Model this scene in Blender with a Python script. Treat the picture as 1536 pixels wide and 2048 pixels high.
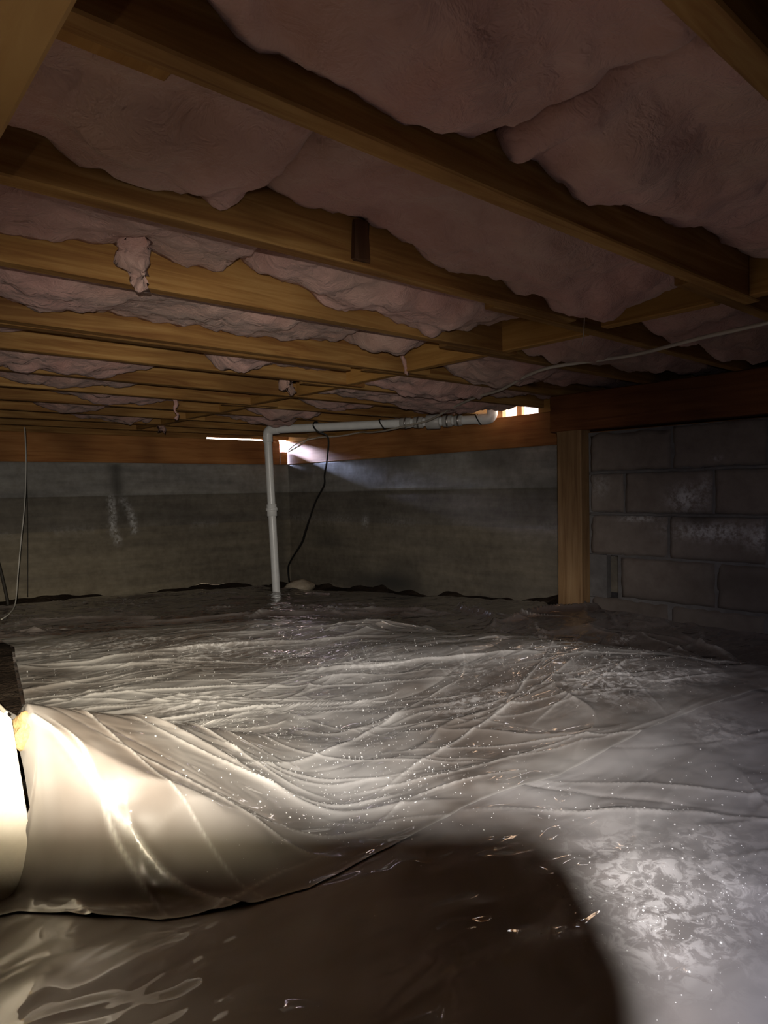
import bpy, bmesh, math, random
import numpy as np
from mathutils import Vector, Matrix

for o in list(bpy.data.objects):
    bpy.data.objects.remove(o, do_unlink=True)
S = bpy.context.scene
COL = S.collection

# ---------------------------------------------------------------- camera
RIGHT = Vector((0.7560723, -0.65421127, -0.01903395))
DOWN = Vector((-0.03581905, -0.01232247, -0.99928232))
FWD = Vector((0.65350721, 0.75621146, -0.0327499))
cd = bpy.data.cameras.new('camera')
cd.sensor_fit = 'VERTICAL'
cd.sensor_height = 36.0
cd.sensor_width = 27.0
cd.lens = 1350.1 / 2048 * 36.0
cd.clip_start = 0.005
cd.clip_end = 200
cam = bpy.data.objects.new('camera', cd)
UP, BACK = -DOWN, -FWD
cam.matrix_world = Matrix(((RIGHT.x, UP.x, BACK.x, 0), (RIGHT.y, UP.y, BACK.y, 0), (RIGHT.z, UP.z, BACK.z, 0), (0, 0, 0, 1)))
COL.objects.link(cam)
S.camera = cam


def C(r, u, f):
    """point given right / up / forward of the photographer's lens"""
    return RIGHT * r + UP * u + FWD * f


# ---------------------------------------------------------------- light
S.view_settings.view_transform = 'Standard'
S.view_settings.look = 'None'
S.view_settings.gamma = 1
S.view_settings.use_curve_mapping = False
S.view_settings.exposure = 0.0
S.cycles.use_light_tree = False
S.cycles.adaptive_threshold = 0.03
S.cycles.max_bounces = 4
S.cycles.diffuse_bounces = 3
S.cycles.glossy_bounces = 2
S.cycles.transmission_bounces = 2
S.cycles.caustics_reflective = False
S.cycles.caustics_refractive = False

world = bpy.data.worlds.new('sky')
S.world = world
world.use_nodes = True
wn = world.node_tree.nodes
bg = wn['Background']
bg.inputs[0].default_value = (1.0, 0.90, 0.78, 1)
bg.inputs[1].default_value = 12.0

sd = bpy.data.lights.new('sun', 'SUN')
sd.energy = 95.0
sd.angle = math.radians(9)
sd.color = (0.55, 0.64, 1.0)
sun = bpy.data.objects.new('sun', sd)
sun.rotation_euler = Vector((0.17, -1.60, -0.40)).to_track_quat('-Z', 'Y').to_euler()
sun.location = (3, 9, 3)
COL.objects.link(sun)

# hand-held flashlight just behind and above the phone (hot core + spill)
LIGHT_POS = C(0.0004, 0.0362, -0.050)


def spot(name, aim, energy, color, size, blend, radius, pos=LIGHT_POS):
    d = bpy.data.lights.new(name, 'SPOT')
    d.energy = energy
    d.color = color
    d.spot_size = math.radians(size)
    d.spot_blend = blend
    d.shadow_soft_size = radius
    o = bpy.data.objects.new(name, d)
    o.location = pos
    o.rotation_euler = (aim - pos).to_track_quat('-Z', 'Y').to_euler()
    COL.objects.link(o)
    return o


def aim_at(px, py, d=2.0):
    return C((px - 768) / 1350.1 * d, -(py - 1024) / 1350.1 * d, d)


spot('flashlight_core', aim_at(60, 1610), 190.0, (1.0, 0.86, 0.60), 46, 1.0, 0.0045)
spot('flashlight_beam', aim_at(440, 1470), 190.0, (1.0, 0.93, 0.83), 85, 1.0, 0.002)
spot('flashlight_rim', aim_at(1300, 1960), 42.0, (0.86, 0.84, 1.0), 96, 1.0, 0.0015)
spot('flashlight_spill', aim_at(600, 850), 1.0, (1.0, 0.80, 0.62), 165, 1.0, 0.002)






def portal(name, loc, normal, sx, sy):
    d = bpy.data.lights.new(name, 'AREA')
    d.shape = 'RECTANGLE'
    d.size = sx
    d.size_y = sy
    d.cycles.is_portal = True
    o = bpy.data.objects.new(name, d)
    o.location = loc
    o.rotation_euler = Vector(normal).to_track_quat('-Z', 'Y').to_euler()
    COL.objects.link(o)


# ---------------------------------------------------------------- numpy noise
def _hash(ix, iy, seed):
    h = (ix.astype(np.int64) * 374761393 + iy.astype(np.int64) * 668265263 + seed * 1442695041) & 0xFFFFFFFF
    h = ((h ^ (h >> 13)) * 1274126177) & 0xFFFFFFFF
    h = h ^ (h >> 16)
    return (h & 0xFFFF) / 65535.0


def vn(x, y, seed=0):
    x = np.asarray(x, float); y = np.asarray(y, float)
    ix = np.floor(x); iy = np.floor(y)
    fx = x - ix; fy = y - iy
    fx = fx * fx * fx * (fx * (fx * 6 - 15) + 10); fy = fy * fy * fy * (fy * (fy * 6 - 15) + 10)
    a = _hash(ix, iy, seed); b = _hash(ix + 1, iy, seed)
    c = _hash(ix, iy + 1, seed); d = _hash(ix + 1, iy + 1, seed)
    return (a * (1 - fx) + b * fx) * (1 - fy) + (c * (1 - fx) + d * fx) * fy - 0.5


def fbm(x, y, seed=0, octv=4, gain=0.5):
    s = 0; a = 1.0
    for k in range(octv):
        s = s + a * vn(x * 2 ** k + 17.3 * k, y * 2 ** k - 9.1 * k, seed + k)
        a *= gain
    return s


# ---------------------------------------------------------------- mesh helpers
def tag(o, label=None, cat=None, group=None, kind=None):
    if label: o['label'] = label
    if cat: o['category'] = cat
    if group: o['group'] = group
    if kind: o['kind'] = kind
    return o


def empty(name, loc=(0, 0, 0)):
    o = bpy.data.objects.new(name, None)
    o.location = loc
    o.empty_display_size = 0.05
    COL.objects.link(o)
    return o


def link(name, me, mat=None, parent=None, loc=(0, 0, 0), smooth=False):
    if mat is not None and not me.materials:
        me.materials.append(mat)
    if smooth:
        me.polygons.foreach_set('use_smooth', np.ones(len(me.polygons), bool))
    o = bpy.data.objects.new(name, me)
    o.location = loc
    if parent: o.parent = parent
    COL.objects.link(o)
    return o


def from_bm(name, bm, mat, parent=None, loc=(0, 0, 0), smooth=False):
    me = bpy.data.meshes.new(name)
    bmesh.ops.recalc_face_normals(bm, faces=bm.faces)
    bm.to_mesh(me); bm.free()
    return link(name, me, mat, parent, loc, smooth)


def bm_box(bm, lo, hi, bevel=0.0, segs=1):
    g = bmesh.ops.create_cube(bm, size=1.0)
    vs = g['verts']
    for v in vs:
        v.co = Vector([(lo[i] + hi[i]) / 2 + v.co[i] * (hi[i] - lo[i]) for i in range(3)])
    if bevel > 0:
        es = list({e for v in vs for e in v.link_edges})
        bmesh.ops.bevel(bm, geom=es, offset=bevel, segments=segs, affect='EDGES', profile=0.5)


def box(name, lo, hi, mat, parent=None, bevel=0.003, jitter=0.0, seed=0, origin=True):
    """box given by world (or parent-local) corners; origin at bottom centre"""
    c = Vector(((lo[0] + hi[0]) / 2, (lo[1] + hi[1]) / 2, lo[2])) if origin else Vector((0, 0, 0))
    bm = bmesh.new()
    bm_box(bm, Vector(lo) - c, Vector(hi) - c, bevel)
    if jitter:
        r = random.Random(seed)
        for v in bm.verts:
            v.co += Vector((r.uniform(-1, 1), r.uniform(-1, 1), r.uniform(-1, 1))) * jitter
    return from_bm(name, bm, mat, parent, c)


def grid_mesh(name, P, closed=False):
    """P: (n, m, 3) array"""
    n, m = P.shape[:2]
    idx = np.arange(n * m).reshape(n, m)
    f = np.stack([idx[:-1, :-1], idx[1:, :-1], idx[1:, 1:], idx[:-1, 1:]], -1).reshape(-1, 4)
    return mesh_np(name, P.reshape(-1, 3), f)


def mesh_np(name, V, F):
    me = bpy.data.meshes.new(name)
    V = np.ascontiguousarray(V, np.float32); F = np.ascontiguousarray(F, np.int32)
    me.vertices.add(len(V)); me.vertices.foreach_set('co', V.ravel())
    me.loops.add(F.size); me.loops.foreach_set('vertex_index', F.ravel())
    me.polygons.add(len(F))
    me.polygons.foreach_set('loop_start', np.arange(0, F.size, F.shape[1], dtype=np.int32))
    me.update(calc_edges=True)
    me.validate()
    return me


def set_attr(me, name, vals):
    a = me.attributes.new(name, 'FLOAT', 'POINT')
    a.data.foreach_set('value', np.ascontiguousarray(vals, np.float32).ravel())


def smooth_path(pts, n=8):
    P = [Vector(p) for p in pts]
    P = [P[0] * 2 - P[1]] + P + [P[-1] * 2 - P[-2]]
    out = []
    for i in range(1, len(P) - 2):
        a, b, c, d = P[i - 1:i + 3]
        for k in range(n):
            t = k / n
            out.append(0.5 * ((2 * b) + (c - a) * t + (2 * a - 5 * b + 4 * c - d) * t * t + (3 * b - a - 3 * c + d) * t ** 3))
    out.append(P[-2])
    return out


def bm_tube(bm, path, rad, n=8, cap=True):
    """rad: number or list"""
    rings = []
    up = Vector((0.13, 0.21, 0.97))
    prev = None
    for i, p in enumerate(path):
        t = (path[min(i + 1, len(path) - 1)] - path[max(i - 1, 0)]).normalized()
        if prev is None:
            u = t.cross(up)
            if u.length < 1e-3: u = t.cross(Vector((1, 0, 0)))
        else:
            u = prev - t * prev.dot(t)
        u.normalize(); prev = u
        w = t.cross(u)
        r = rad[i] if isinstance(rad, (list, tuple)) else rad
        rings.append([bm.verts.new(p + (u * math.cos(a) + w * math.sin(a)) * r) for a in [2 * math.pi * k / n for k in range(n)]])
    for a, b in zip(rings[:-1], rings[1:]):
        for k in range(n):
            bm.faces.new((a[k], a[(k + 1) % n], b[(k + 1) % n], b[k]))
    if cap:
        bm.faces.new(list(reversed(rings[0]))); bm.faces.new(rings[-1])


def tube(name, pts, rad, mat, parent=None, n=8, smooth_n=8, loc=None):
    path = smooth_path(pts, smooth_n) if smooth_n else [Vector(p) for p in pts]
    loc = Vector(loc) if loc is not None else Vector((0, 0, 0))
    path = [p - loc for p in path]
    bm = bmesh.new()
    bm_tube(bm, path, rad, n)
    return from_bm(name, bm, mat, parent, loc, True)


# ---------------------------------------------------------------- materials
class NT:
    def __init__(self, name):
        self.m = bpy.data.materials.new(name)
        self.m.use_nodes = True
        self.t = self.m.node_tree
        self.b = self.t.nodes['Principled BSDF']

    def n(self, kind, **kw):
        nd = self.t.nodes.new('ShaderNode' + kind)
        for k, v in kw.items():
            if k in ('operation', 'blend_type', 'data_type', 'noise_dimensions', 'feature', 'attribute_name', 'musgrave_type', 'wave_type', 'bands_direction', 'interpolation_type', 'clamp'):
                setattr(nd, k, v)
            else:
                self.set(nd.inputs[k.replace('_', ' ')], v)
        return nd

    def set(self, sock, v):
        if isinstance(v, bpy.types.NodeSocket):
            self.t.links.new(v, sock)
        else:
            if sock.type == 'RGBA' and len(v) == 3: v = (*v, 1)
            sock.default_value = v

    def coord(self, scale=(1, 1, 1), kind='Object', rand=0.0):
        tc = self.n('TexCoord')
        mp = self.t.nodes.new('ShaderNodeMapping')
        self.t.links.new(tc.outputs[kind], mp.inputs[0])
        mp.inputs['Scale'].default_value = scale
        if rand:
            oi = self.n('ObjectInfo')
            mul = self.n('Math', operation='MULTIPLY')
            self.t.links.new(oi.outputs['Random'], mul.inputs[0]); mul.inputs[1].default_value = rand
            cb = self.n('CombineXYZ')
            for i in range(3): self.t.links.new(mul.outputs[0], cb.inputs[i])
            self.t.links.new(cb.outputs[0], mp.inputs['Location'])
        return mp.outputs[0]

    def noise(self, vec, scale, detail=4, rough=0.55, dist=0.0):
        nd = self.n('TexNoise', Scale=scale, Detail=detail, Roughness=rough, Distortion=dist)
        self.t.links.new(vec, nd.inputs['Vector'])
        return nd.outputs['Fac']

    def ramp(self, fac, stops):
        r = self.t.nodes.new('ShaderNodeValToRGB')
        self.t.links.new(fac, r.inputs[0])
        e = r.color_ramp.elements
        while len(e) < len(stops): e.new(0.5)
        for el, (p, c) in zip(e, stops):
            el.position = p
            el.color = (*c, 1) if len(c) == 3 else c
        return r.outputs[0]

    def mix(self, fac, a, b, blend='MIX'):
        nd = self.t.nodes.new('ShaderNodeMix')
        nd.data_type = 'RGBA'; nd.blend_type = blend
        self.set(nd.inputs['Factor'], fac)
        self.set(nd.inputs[6], a); self.set(nd.inputs[7], b)
        return nd.outputs[2]

    def math(self, op, a, b=0.0):
        nd = self.n('Math', operation=op)
        self.set(nd.inputs[0], a); self.set(nd.inputs[1], b)
        return nd.outputs[0]

    def bump(self, h, strength=0.5, dist=0.01, normal=None):
        nd = self.n('Bump', Strength=strength, Distance=dist)
        self.t.links.new(h, nd.inputs['Height'])
        if normal is not None: self.t.links.new(normal, nd.inputs['Normal'])
        return nd.outputs[0]

    def out(self, **kw):
        for k, v in kw.items():
            self.set(self.b.inputs[k.replace('_', ' ')], v)
        return self.m


def wood(name, c1, c2, c3, axis=0, rough=0.75):
    """sawn timber, grain along one axis"""
    t = NT(name)
    sc = [9.0, 9.0, 9.0]; sc[axis] = 0.55
    v = t.coord(tuple(sc), rand=37.0)
    g = t.noise(v, 4.0, 4, 0.62, 0.9)
    v2 = t.coord((1, 1, 1), rand=37.0)
    big = t.noise(v2, 2.3, 2, 0.5)
    col = t.ramp(g, [(0.30, c1), (0.50, c2), (0.72, c3)])
    dark = t.ramp(big, [(0.35, (0.62, 0.58, 0.54)), (0.62, (1.08, 1.05, 1.0))])
    col = t.mix(1.0, col, dark, 'MULTIPLY')
    kn = t.n('TexVoronoi', Scale=1.0)
    ks = [5.0, 5.0, 5.0]; ks[axis] = 1.4
    t.t.links.new(t.coord(tuple(ks), rand=21.0), kn.inputs['Vector'])
    kmask = t.ramp(kn.outputs['Distance'], [(0.05, (1, 1, 1)), (0.13, (0, 0, 0))])
    col = t.mix(kmask, col, tuple(x * 0.35 for x in c1))
    h = g
    return t.out(Base_Color=col, Roughness=rough, Normal=t.bump(h, 0.45, 0.002), Specular_IOR_Level=0.25)


M_JOIST = wood('joist_wood', (0.20, 0.088, 0.026), (0.31, 0.165, 0.052), (0.44, 0.27, 0.10), 0)
M_BLOCKING = wood('blocking_wood', (0.30, 0.15, 0.040), (0.42, 0.225, 0.065), (0.50, 0.29, 0.09), 1)
M_GIRDER = wood('girder_wood', (0.13, 0.045, 0.016), (0.19, 0.070, 0.025), (0.24, 0.095, 0.036), 1)
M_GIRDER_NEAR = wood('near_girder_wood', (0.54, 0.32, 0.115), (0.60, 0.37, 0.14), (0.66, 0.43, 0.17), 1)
M_SILL_X = wood('sill_wood_left', (0.30, 0.12, 0.04), (0.40, 0.18, 0.06), (0.48, 0.23, 0.085), 0)
M_SILL_Y = wood('sill_wood_right', (0.30, 0.12, 0.04), (0.40, 0.18, 0.06), (0.48, 0.23, 0.085), 1)
M_POST = wood('post_wood', (0.20, 0.115, 0.055), (0.30, 0.185, 0.09), (0.38, 0.25, 0.13), 2)
M_SUBFLOOR = wood('subfloor_wood', (0.16, 0.08, 0.03), (0.22, 0.12, 0.045), (0.27, 0.15, 0.06), 1)
M_PALEWOOD = wood('exterior_wood', (0.62, 0.44, 0.26), (0.70, 0.52, 0.33), (0.78, 0.60, 0.40), 2)


def insulation_mat():
    t = NT('pink_fibreglass')
    v = t.coord((1, 1, 1), rand=11.0)
    a = t.noise(v, 6.0, 3, 0.6, 0.6)
    b = t.noise(v, 2.0, 2, 0.5)
    col = t.ramp(a, [(0.28, (0.36, 0.17, 0.135)), (0.5, (0.47, 0.275, 0.235)), (0.75, (0.56, 0.375, 0.32))])
    dust = t.ramp(b, [(0.38, (0.40, 0.30, 0.24)), (0.6, (0.56, 0.34, 0.31))])
    col = t.mix(0.45, col, dust)
    f = t.noise(v, 22.0, 4, 0.68, 0.5)
    h = f
    return t.out(Base_Color=col, Roughness=1.0, Specular_IOR_Level=0.0, Normal=t.bump(h, 0.7, 0.018),
                 Sheen_Weight=0.15)


M_INS = insulation_mat()


def concrete(name, base, dark, pale, attr=True, bands=False, scale=1.0):
    t = NT(name)
    v = t.coord((1, 1, 1), rand=5.0 if not bands else 0.0)
    a = t.noise(v, 2.2 * scale, 4, 0.6, 0.3)
    b = t.noise(v, 16.0 * scale, 4, 0.65)
    stretch = t.noise(t.coord((0.5, 0.5, 5.0)), 3.0, 4, 0.6)
    col = t.ramp(a, [(0.30, dark), (0.52, base), (0.75, pale)])
    col = t.mix(0.5, col, t.ramp(b, [(0.3, dark), (0.7, pale)]))
    if bands:
        col = t.mix(1.0, col, t.ramp(stretch, [(0.3, (0.72, 0.72, 0.74)), (0.7, (1.1, 1.1, 1.08))]), 'MULTIPLY')
        at = t.n('Attribute', attribute_name='board')
        col = t.mix(1.0, col, t.ramp(at.outputs['Fac'], [(0.0, (0.74, 0.67, 0.57)), (0.5, (0.60, 0.56, 0.52)), (1.0, (1.0, 1.0, 1.03))]), 'MULTIPLY')
    if attr:
        st = t.n('Attribute', attribute_name='stain')
        pn = t.ramp(t.noise(v, 45.0, 4, 0.7), [(0.38, (0, 0, 0)), (0.60, (1, 1, 1))])
        fac = t.math('MULTIPLY', st.outputs['Fac'], pn)
        col = t.mix(fac, col, (0.62, 0.61, 0.60))
        dk = t.n('Attribute', attribute_name='damp')
        col = t.mix(dk.outputs['Fac'], col, tuple(c * 0.35 for c in dark))
    return t.out(Base_Color=col, Roughness=0.92, Normal=t.bump(b, 0.5, 0.004), Specular_IOR_Level=0.2)


M_CONC = concrete('board_formed_concrete', (0.30, 0.285, 0.25), (0.20, 0.185, 0.16), (0.40, 0.385, 0.35), bands=True)
M_BLOCK = concrete('concrete_block', (0.205, 0.170, 0.142), (0.15, 0.120, 0.10), (0.26, 0.222, 0.19), attr=True)
M_MORTAR = concrete('mortar', (0.15, 0.14, 0.13), (0.10, 0.09, 0.085), (0.22, 0.21, 0.20), attr=False)
M_PIER = concrete('pier_concrete', (0.50, 0.46, 0.39), (0.38, 0.34, 0.28), (0.58, 0.54, 0.47), attr=False)
M_STONE = concrete('yellow_stone', (0.40, 0.29, 0.14), (0.24, 0.15, 0.06), (0.50, 0.38, 0.20), attr=False, scale=9)
M_ROCK = concrete('sandy_lump', (0.40, 0.33, 0.24), (0.30, 0.24, 0.17), (0.48, 0.41, 0.32), attr=False, scale=4)


def soil_mat():
    t = NT('dark_soil')
    v = t.coord()
    a = t.noise(v, 5.0, 3, 0.65)
    col = t.ramp(a, [(0.3, (0.018, 0.012, 0.009)), (0.55, (0.045, 0.031, 0.022)), (0.8, (0.085, 0.064, 0.047))])
    h = t.noise(v, 38.0, 3, 0.7)
    return t.out(Base_Color=col, Roughness=1.0, Normal=t.bump(h, 0.9, 0.02), Specular_IOR_Level=0.1)


M_SOIL = soil_mat()


def plastic_sheet(name, milk, soil, lo, hi, rough=0.24):
    """milky polythene lying on soil: the soil tone shows where the film touches it"""
    t = NT(name)
    v = t.coord()
    a = t.noise(v, 1.7, 4, 0.6, 0.5)
    col = t.mix(t.ramp(a, [(lo, (0, 0, 0)), (hi, (1, 1, 1))]), soil, milk)
    cr = t.n('Attribute', attribute_name='crease')
    col = t.mix(t.math('MULTIPLY', cr.outputs['Fac'], 0.75), col, (0.74, 0.72, 0.68))  # pale lines painted into the colour as highlights along the creases
    st = t.n('Attribute', attribute_name='stain')
    pn = t.ramp(t.noise(v, 38.0, 4, 0.72, 0.8), [(0.47, (0, 0, 0)), (0.58, (1, 1, 1))])
    fac = t.math('MULTIPLY', st.outputs['Fac'], pn)
    col = t.mix(fac, col, (0.74, 0.72, 0.70))
    # soft wrinkles, then droplets of condensation
    w1 = t.noise(t.coord((1.0, 2.0, 1.0)), 6.0, 2, 0.5, 0.6)
    n1 = t.bump(w1, 0.30, 0.02)
    crk = t.noise(t.coord((1.0, 1.6, 1.0)), 8.0, 1, 0.4, 0.8)
    n2 = t.bump(crk, 0.55, 0.03, n1)
    return t.out(Base_Color=col, Roughness=t.math('ADD', t.math('MULTIPLY', fac, 0.5), rough), Normal=n1, Specular_IOR_Level=0.5,
                 Coat_Weight=1.0, Coat_Roughness=0.035, Coat_Normal=n2)


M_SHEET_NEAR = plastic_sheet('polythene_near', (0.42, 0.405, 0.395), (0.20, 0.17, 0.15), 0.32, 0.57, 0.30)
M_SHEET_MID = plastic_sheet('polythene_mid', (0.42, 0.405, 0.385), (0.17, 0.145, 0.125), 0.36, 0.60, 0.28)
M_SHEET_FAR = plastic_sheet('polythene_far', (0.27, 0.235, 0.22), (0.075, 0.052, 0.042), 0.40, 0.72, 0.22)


def plain(name, col, rough=0.5, metal=0.0, bumpy=0.0, spec=0.5):
    t = NT(name)
    v = t.coord()
    a = t.noise(v, 18.0, 4, 0.6)
    c = t.ramp(a, [(0.3, tuple(x * 0.88 for x in col)), (0.7, col)])
    kw = dict(Base_Color=c, Roughness=rough, Metallic=metal, Specular_IOR_Level=spec)
    if bumpy:
        kw['Normal'] = t.bump(t.noise(v, 60.0, 4, 0.6), bumpy, 0.002)
    return t.out(**kw)


M_PVC = plain('white_pvc', (0.84, 0.84, 0.82), 0.32)
M_CLEAR = plain('greyed_rubber_coupling', (0.52, 0.50, 0.47), 0.40)
M_BLACK = plain('black_rubber', (0.014, 0.013, 0.012), 0.5)
M_STEEL = plain('clamp_steel', (0.55, 0.53, 0.50), 0.35, 0.9)
M_CABLE = plain('white_cable', (0.58, 0.52, 0.44), 0.5)
M_STRING = plain('pale_string', (0.55, 0.53, 0.48), 0.8)
M_DARKWIRE = plain('dark_wire', (0.03, 0.025, 0.02), 0.7)
M_SIDING = plain('white_siding', (0.80, 0.78, 0.74), 0.6)
M_GROUND = plain('outdoor_ground', (0.32, 0.27, 0.20), 0.95, bumpy=0.4)
M_PHONE = plain('phone_glass', (0.02, 0.02, 0.022), 0.2)

# ---------------------------------------------------------------- dimensions
XW, YW = 3.31, 5.12            # inner faces of the two foundation walls in view
XB, YB = -2.6, -1.6            # the walls behind the viewer
ZC, ZS, ZJ, ZT = 0.24, 0.445, 0.46, 0.695   # top of concrete, top of sill, joist underside, subfloor
JT = 0.038

# ---------------------------------------------------------------- ground level
CTRL = np.array([
    (0, 0, -.55), (.5, .5, -.55), (.95, .6, -.55), (1.5, .3, -.55), (.3, .8, -.55), (-1, 0, -.55), (1.2, -1, -.55), (2.4, 0, -.55), (2.6, -1, -.56),
    (1.2, 1.2, -.535), (.8, 1.8, -.54), (.6, 2.4, -.55), (1.3, 1.9, -.535), (1.66, 1.68, -.515), (1.76, 1.46, -.505), (1.87, 1.30, -.50), (1.94, 1.1, -.50), (1.99, .88, -.505), (2.0, .65, -.515),
    (.53, 2.76, -.535), (1.18, 2.5, -.535), (1.62, 2.26, -.535),
    (2.35, 1.55, -.63), (2.45, 1.0, -.62), (2.2, 2.2, -.635), (2.5, .4, -.60), (2.9, 1.9, -.575), (2.95, 1.3, -.575), (2.95, .7, -.57),
    (0.2, 5.1, -.66), (1.04, 5.1, -.68), (1.7, 5.1, -.715), (2.4, 5.1, -.735), (3.05, 5.1, -.79), (3.31, 4.4, -.755), (3.31, 3.67, -.725), (3.31, 3.16, -.705), (3.31, 2.73, -.68), (3.31, 2.32, -.63), (3.31, 5.1, -.80),
    (2.46, 4.0, -.675), (1.5, 3.3, -.645), (.9, 3.5, -.63), (2.4, 3.1, -.66), (1.2, 4.2, -.66), (0, 3.2, -.58), (-1.5, 2, -.56), (-1.5, 4.5, -.64)])


def tps_fit(P):
    n = len(P)
    d = np.linalg.norm(P[:, None, :2] - P[None, :, :2], axis=-1)
    K = np.where(d > 0, d ** 2 * np.log(d + 1e-12), 0) + np.eye(n) * 0.004
    A = np.zeros((n + 3, n + 3)); A[:n, :n] = K
    A[:n, n] = 1; A[:n, n + 1:n + 3] = P[:, :2]; A[n:, :n] = A[:n, n:].T
    return np.linalg.solve(A, np.concatenate([P[:, 2], np.zeros(3)]))


TPS = tps_fit(CTRL)


def ground(x, y):
    x = np.asarray(x, float); y = np.asarray(y, float)
    z = TPS[-3] + TPS[-2] * x + TPS[-1] * y
    for (a, b, _), w in zip(CTRL, TPS[:-3]):
        d2 = (x - a) ** 2 + (y - b) ** 2
        z = z + w * 0.5 * d2 * np.log(d2 + 1e-12)
    return z


# ---------------------------------------------------------------- floor (bare soil)
gx, gy = np.meshgrid(np.linspace(XB, XW, 240), np.linspace(YB, YW, 270), indexing='ij')
gz = ground(gx, gy) + 0.016 * fbm(gx * 3.0, gy * 3.0, 31, 3) + 0.010 * fbm(gx * 7, gy * 7, 3, 3) - 0.045
wallband = np.minimum(XW - gx, YW - gy)
gz += 0.045 * np.exp(-(wallband / 0.18) ** 2) * (0.7 + 0.9 * fbm(gx * 7, gy * 7, 41, 2))
gz -= 0.05 * np.exp(-(((gx - 2.95) / .28) ** 2 + ((gy - 4.35) / .30) ** 2))
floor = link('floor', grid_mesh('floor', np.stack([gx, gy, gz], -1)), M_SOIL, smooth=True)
tag(floor, 'dark bare soil along the foot of the concrete walls', kind='structure')


# ---------------------------------------------------------------- foundation walls
def board_wall(name, p0, p1, z0, inward, label, effl=None, step=0.022):
    """cast concrete wall with the horizontal offsets of its form boards"""
    p0 = np.array(p0, float); p1 = np.array(p1, float); inward = np.array(inward, float)
    L = np.linalg.norm(p1 - p0)
    n = int(L / step)
    zs = np.concatenate([np.arange(z0, -.262, 0.03), [-.252, -.246], np.arange(-.225, -.02, 0.03), [-.008, -.003], np.arange(0.015, ZC - .01, 0.03), [ZC]])
    s, z = np.meshgrid(np.linspace(0, L, n + 1), zs, indexing='ij')
    wob = 0.004 * vn(s * 2.0, z * 0 + 3.1, 7)
    board = np.where(z < -.249 + wob, 0.0, np.where(z < -.0055 + wob, 0.5, 1.0))
    off = np.where(board == 0.5, 0.0, np.where(board == 1.0, 0.006, 0.003)) + 0.006 * fbm(s * 2.2, z * 5, 21, 3)
    P = np.zeros(s.shape + (3,))
    d = (p1 - p0) / L
    P[..., 0] = p0[0] + d[0] * s + inward[0] * off
    P[..., 1] = p0[1] + d[1] * s + inward[1] * off
    P[..., 2] = z
    m = s.shape[1]
    # cap: top ledge and back face
    top = P[:, -1:, :].copy(); top[..., :2] -= inward * 0.20
    back = top.copy(); back[..., 2] = z0
    P = np.concatenate([P, top, back], 1)
    me = grid_mesh(name, P)
    st = np.zeros(P.shape[:2])
    dm = np.zeros(P.shape[:2])
    if effl is not None:
        st, dm = effl(P)
    set_attr(me, 'board', np.concatenate([board, np.ones((n + 1, 2))], 1))
    set_attr(me, 'stain', st); set_attr(me, 'damp', dm)
    o = link(name, me, M_CONC, smooth=False)
    return tag(o, label, kind='structure')


def polyline_dist(a, b, pts):
    d = np.full(a.shape, 9.0)
    for (x0, y0), (x1, y1) in zip(pts[:-1], pts[1:]):
        dx, dy = x1 - x0, y1 - y0
        t = np.clip(((a - x0) * dx + (b - y0) * dy) / (dx * dx + dy * dy), 0, 1)
        d = np.minimum(d, np.hypot(a - x0 - t * dx, b - y0 - t * dy))
    return d


def effl_left(P):
    x, z = P[..., 0], P[..., 2]
    st = np.exp(-(polyline_dist(x, z, [(1.745, -.02), (1.76, -.15), (1.75, -.24), (1.79, -.345)]) / .022) ** 2)
    st = np.maximum(st, np.exp(-(polyline_dist(x, z, [(1.825, -.03), (1.878, -.12), (1.90, -.19), (1.915, -.27)]) / .020) ** 2))
    st += 0.15 * np.exp(-((z + .25) / .03) ** 2) * (vn(x * 4, z * 2, 8) > 0.1)
    dm = 0.75 * np.exp(-((x - 1.79) / .045) ** 2) * np.clip((z - -.02) / .04, 0, 1) * (z < .24)
    dm = dm + 0.6 * np.exp(-((x - 1.83) / .04) ** 2) * np.exp(-((z + .10) / .10) ** 2)
    dm += 0.5 * np.exp(-((x - 3.20) / .06) ** 2)
    return np.clip(st, 0, 1), np.clip(dm, 0, 1)


def effl_right(P):
    y, z = P[..., 1], P[..., 2]
    st = 0.25 * np.exp(-((z + .235) / .035) ** 2) * np.clip(vn(y * 3, z * 2, 18) * 3, 0, 1)
    st += np.exp(-(np.hypot(y - 4.05, z + .24) / .035) ** 2)
    dm = 0.4 * np.clip(vn(y * 2.2, z * 5, 28) * 2.5, 0, 1)
    dm += 0.85 * np.exp(-((np.hypot((y - 3.9) / .55, (z + .70) / .075)) ** 2))
    return np.clip(st, 0, 1), np.clip(dm, 0, 1)


board_wall('wall_left', (XB, YW), (XW + .2, YW), -1.0, (0, -1), 'grey board-marked concrete wall left of the white pipe', effl_left)
board_wall('wall_back', (XW, YW), (XW, YB), -1.0, (-1, 0), 'grey board-marked concrete wall right of the corner behind the black cord', effl_right)
tag(box('wall_near', (XB - .2, YB - .2, -1.0), (XW + .25, YB, ZT), M_MORTAR, bevel=0), 'concrete wall behind the viewer', kind='structure')
tag(box('wall_side', (XB - .2, YB - .2, -1.0), (XB, YW + .25, ZT), M_MORTAR, bevel=0), 'concrete wall far to the left of the viewer', kind='structure')
tag(box('ceiling', (XB - .2, YB - .2, ZT), (XW + .25, YW + .25, ZT + .03), M_SUBFLOOR, bevel=0), 'dark wooden subfloor above the joists', kind='structure')

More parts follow.
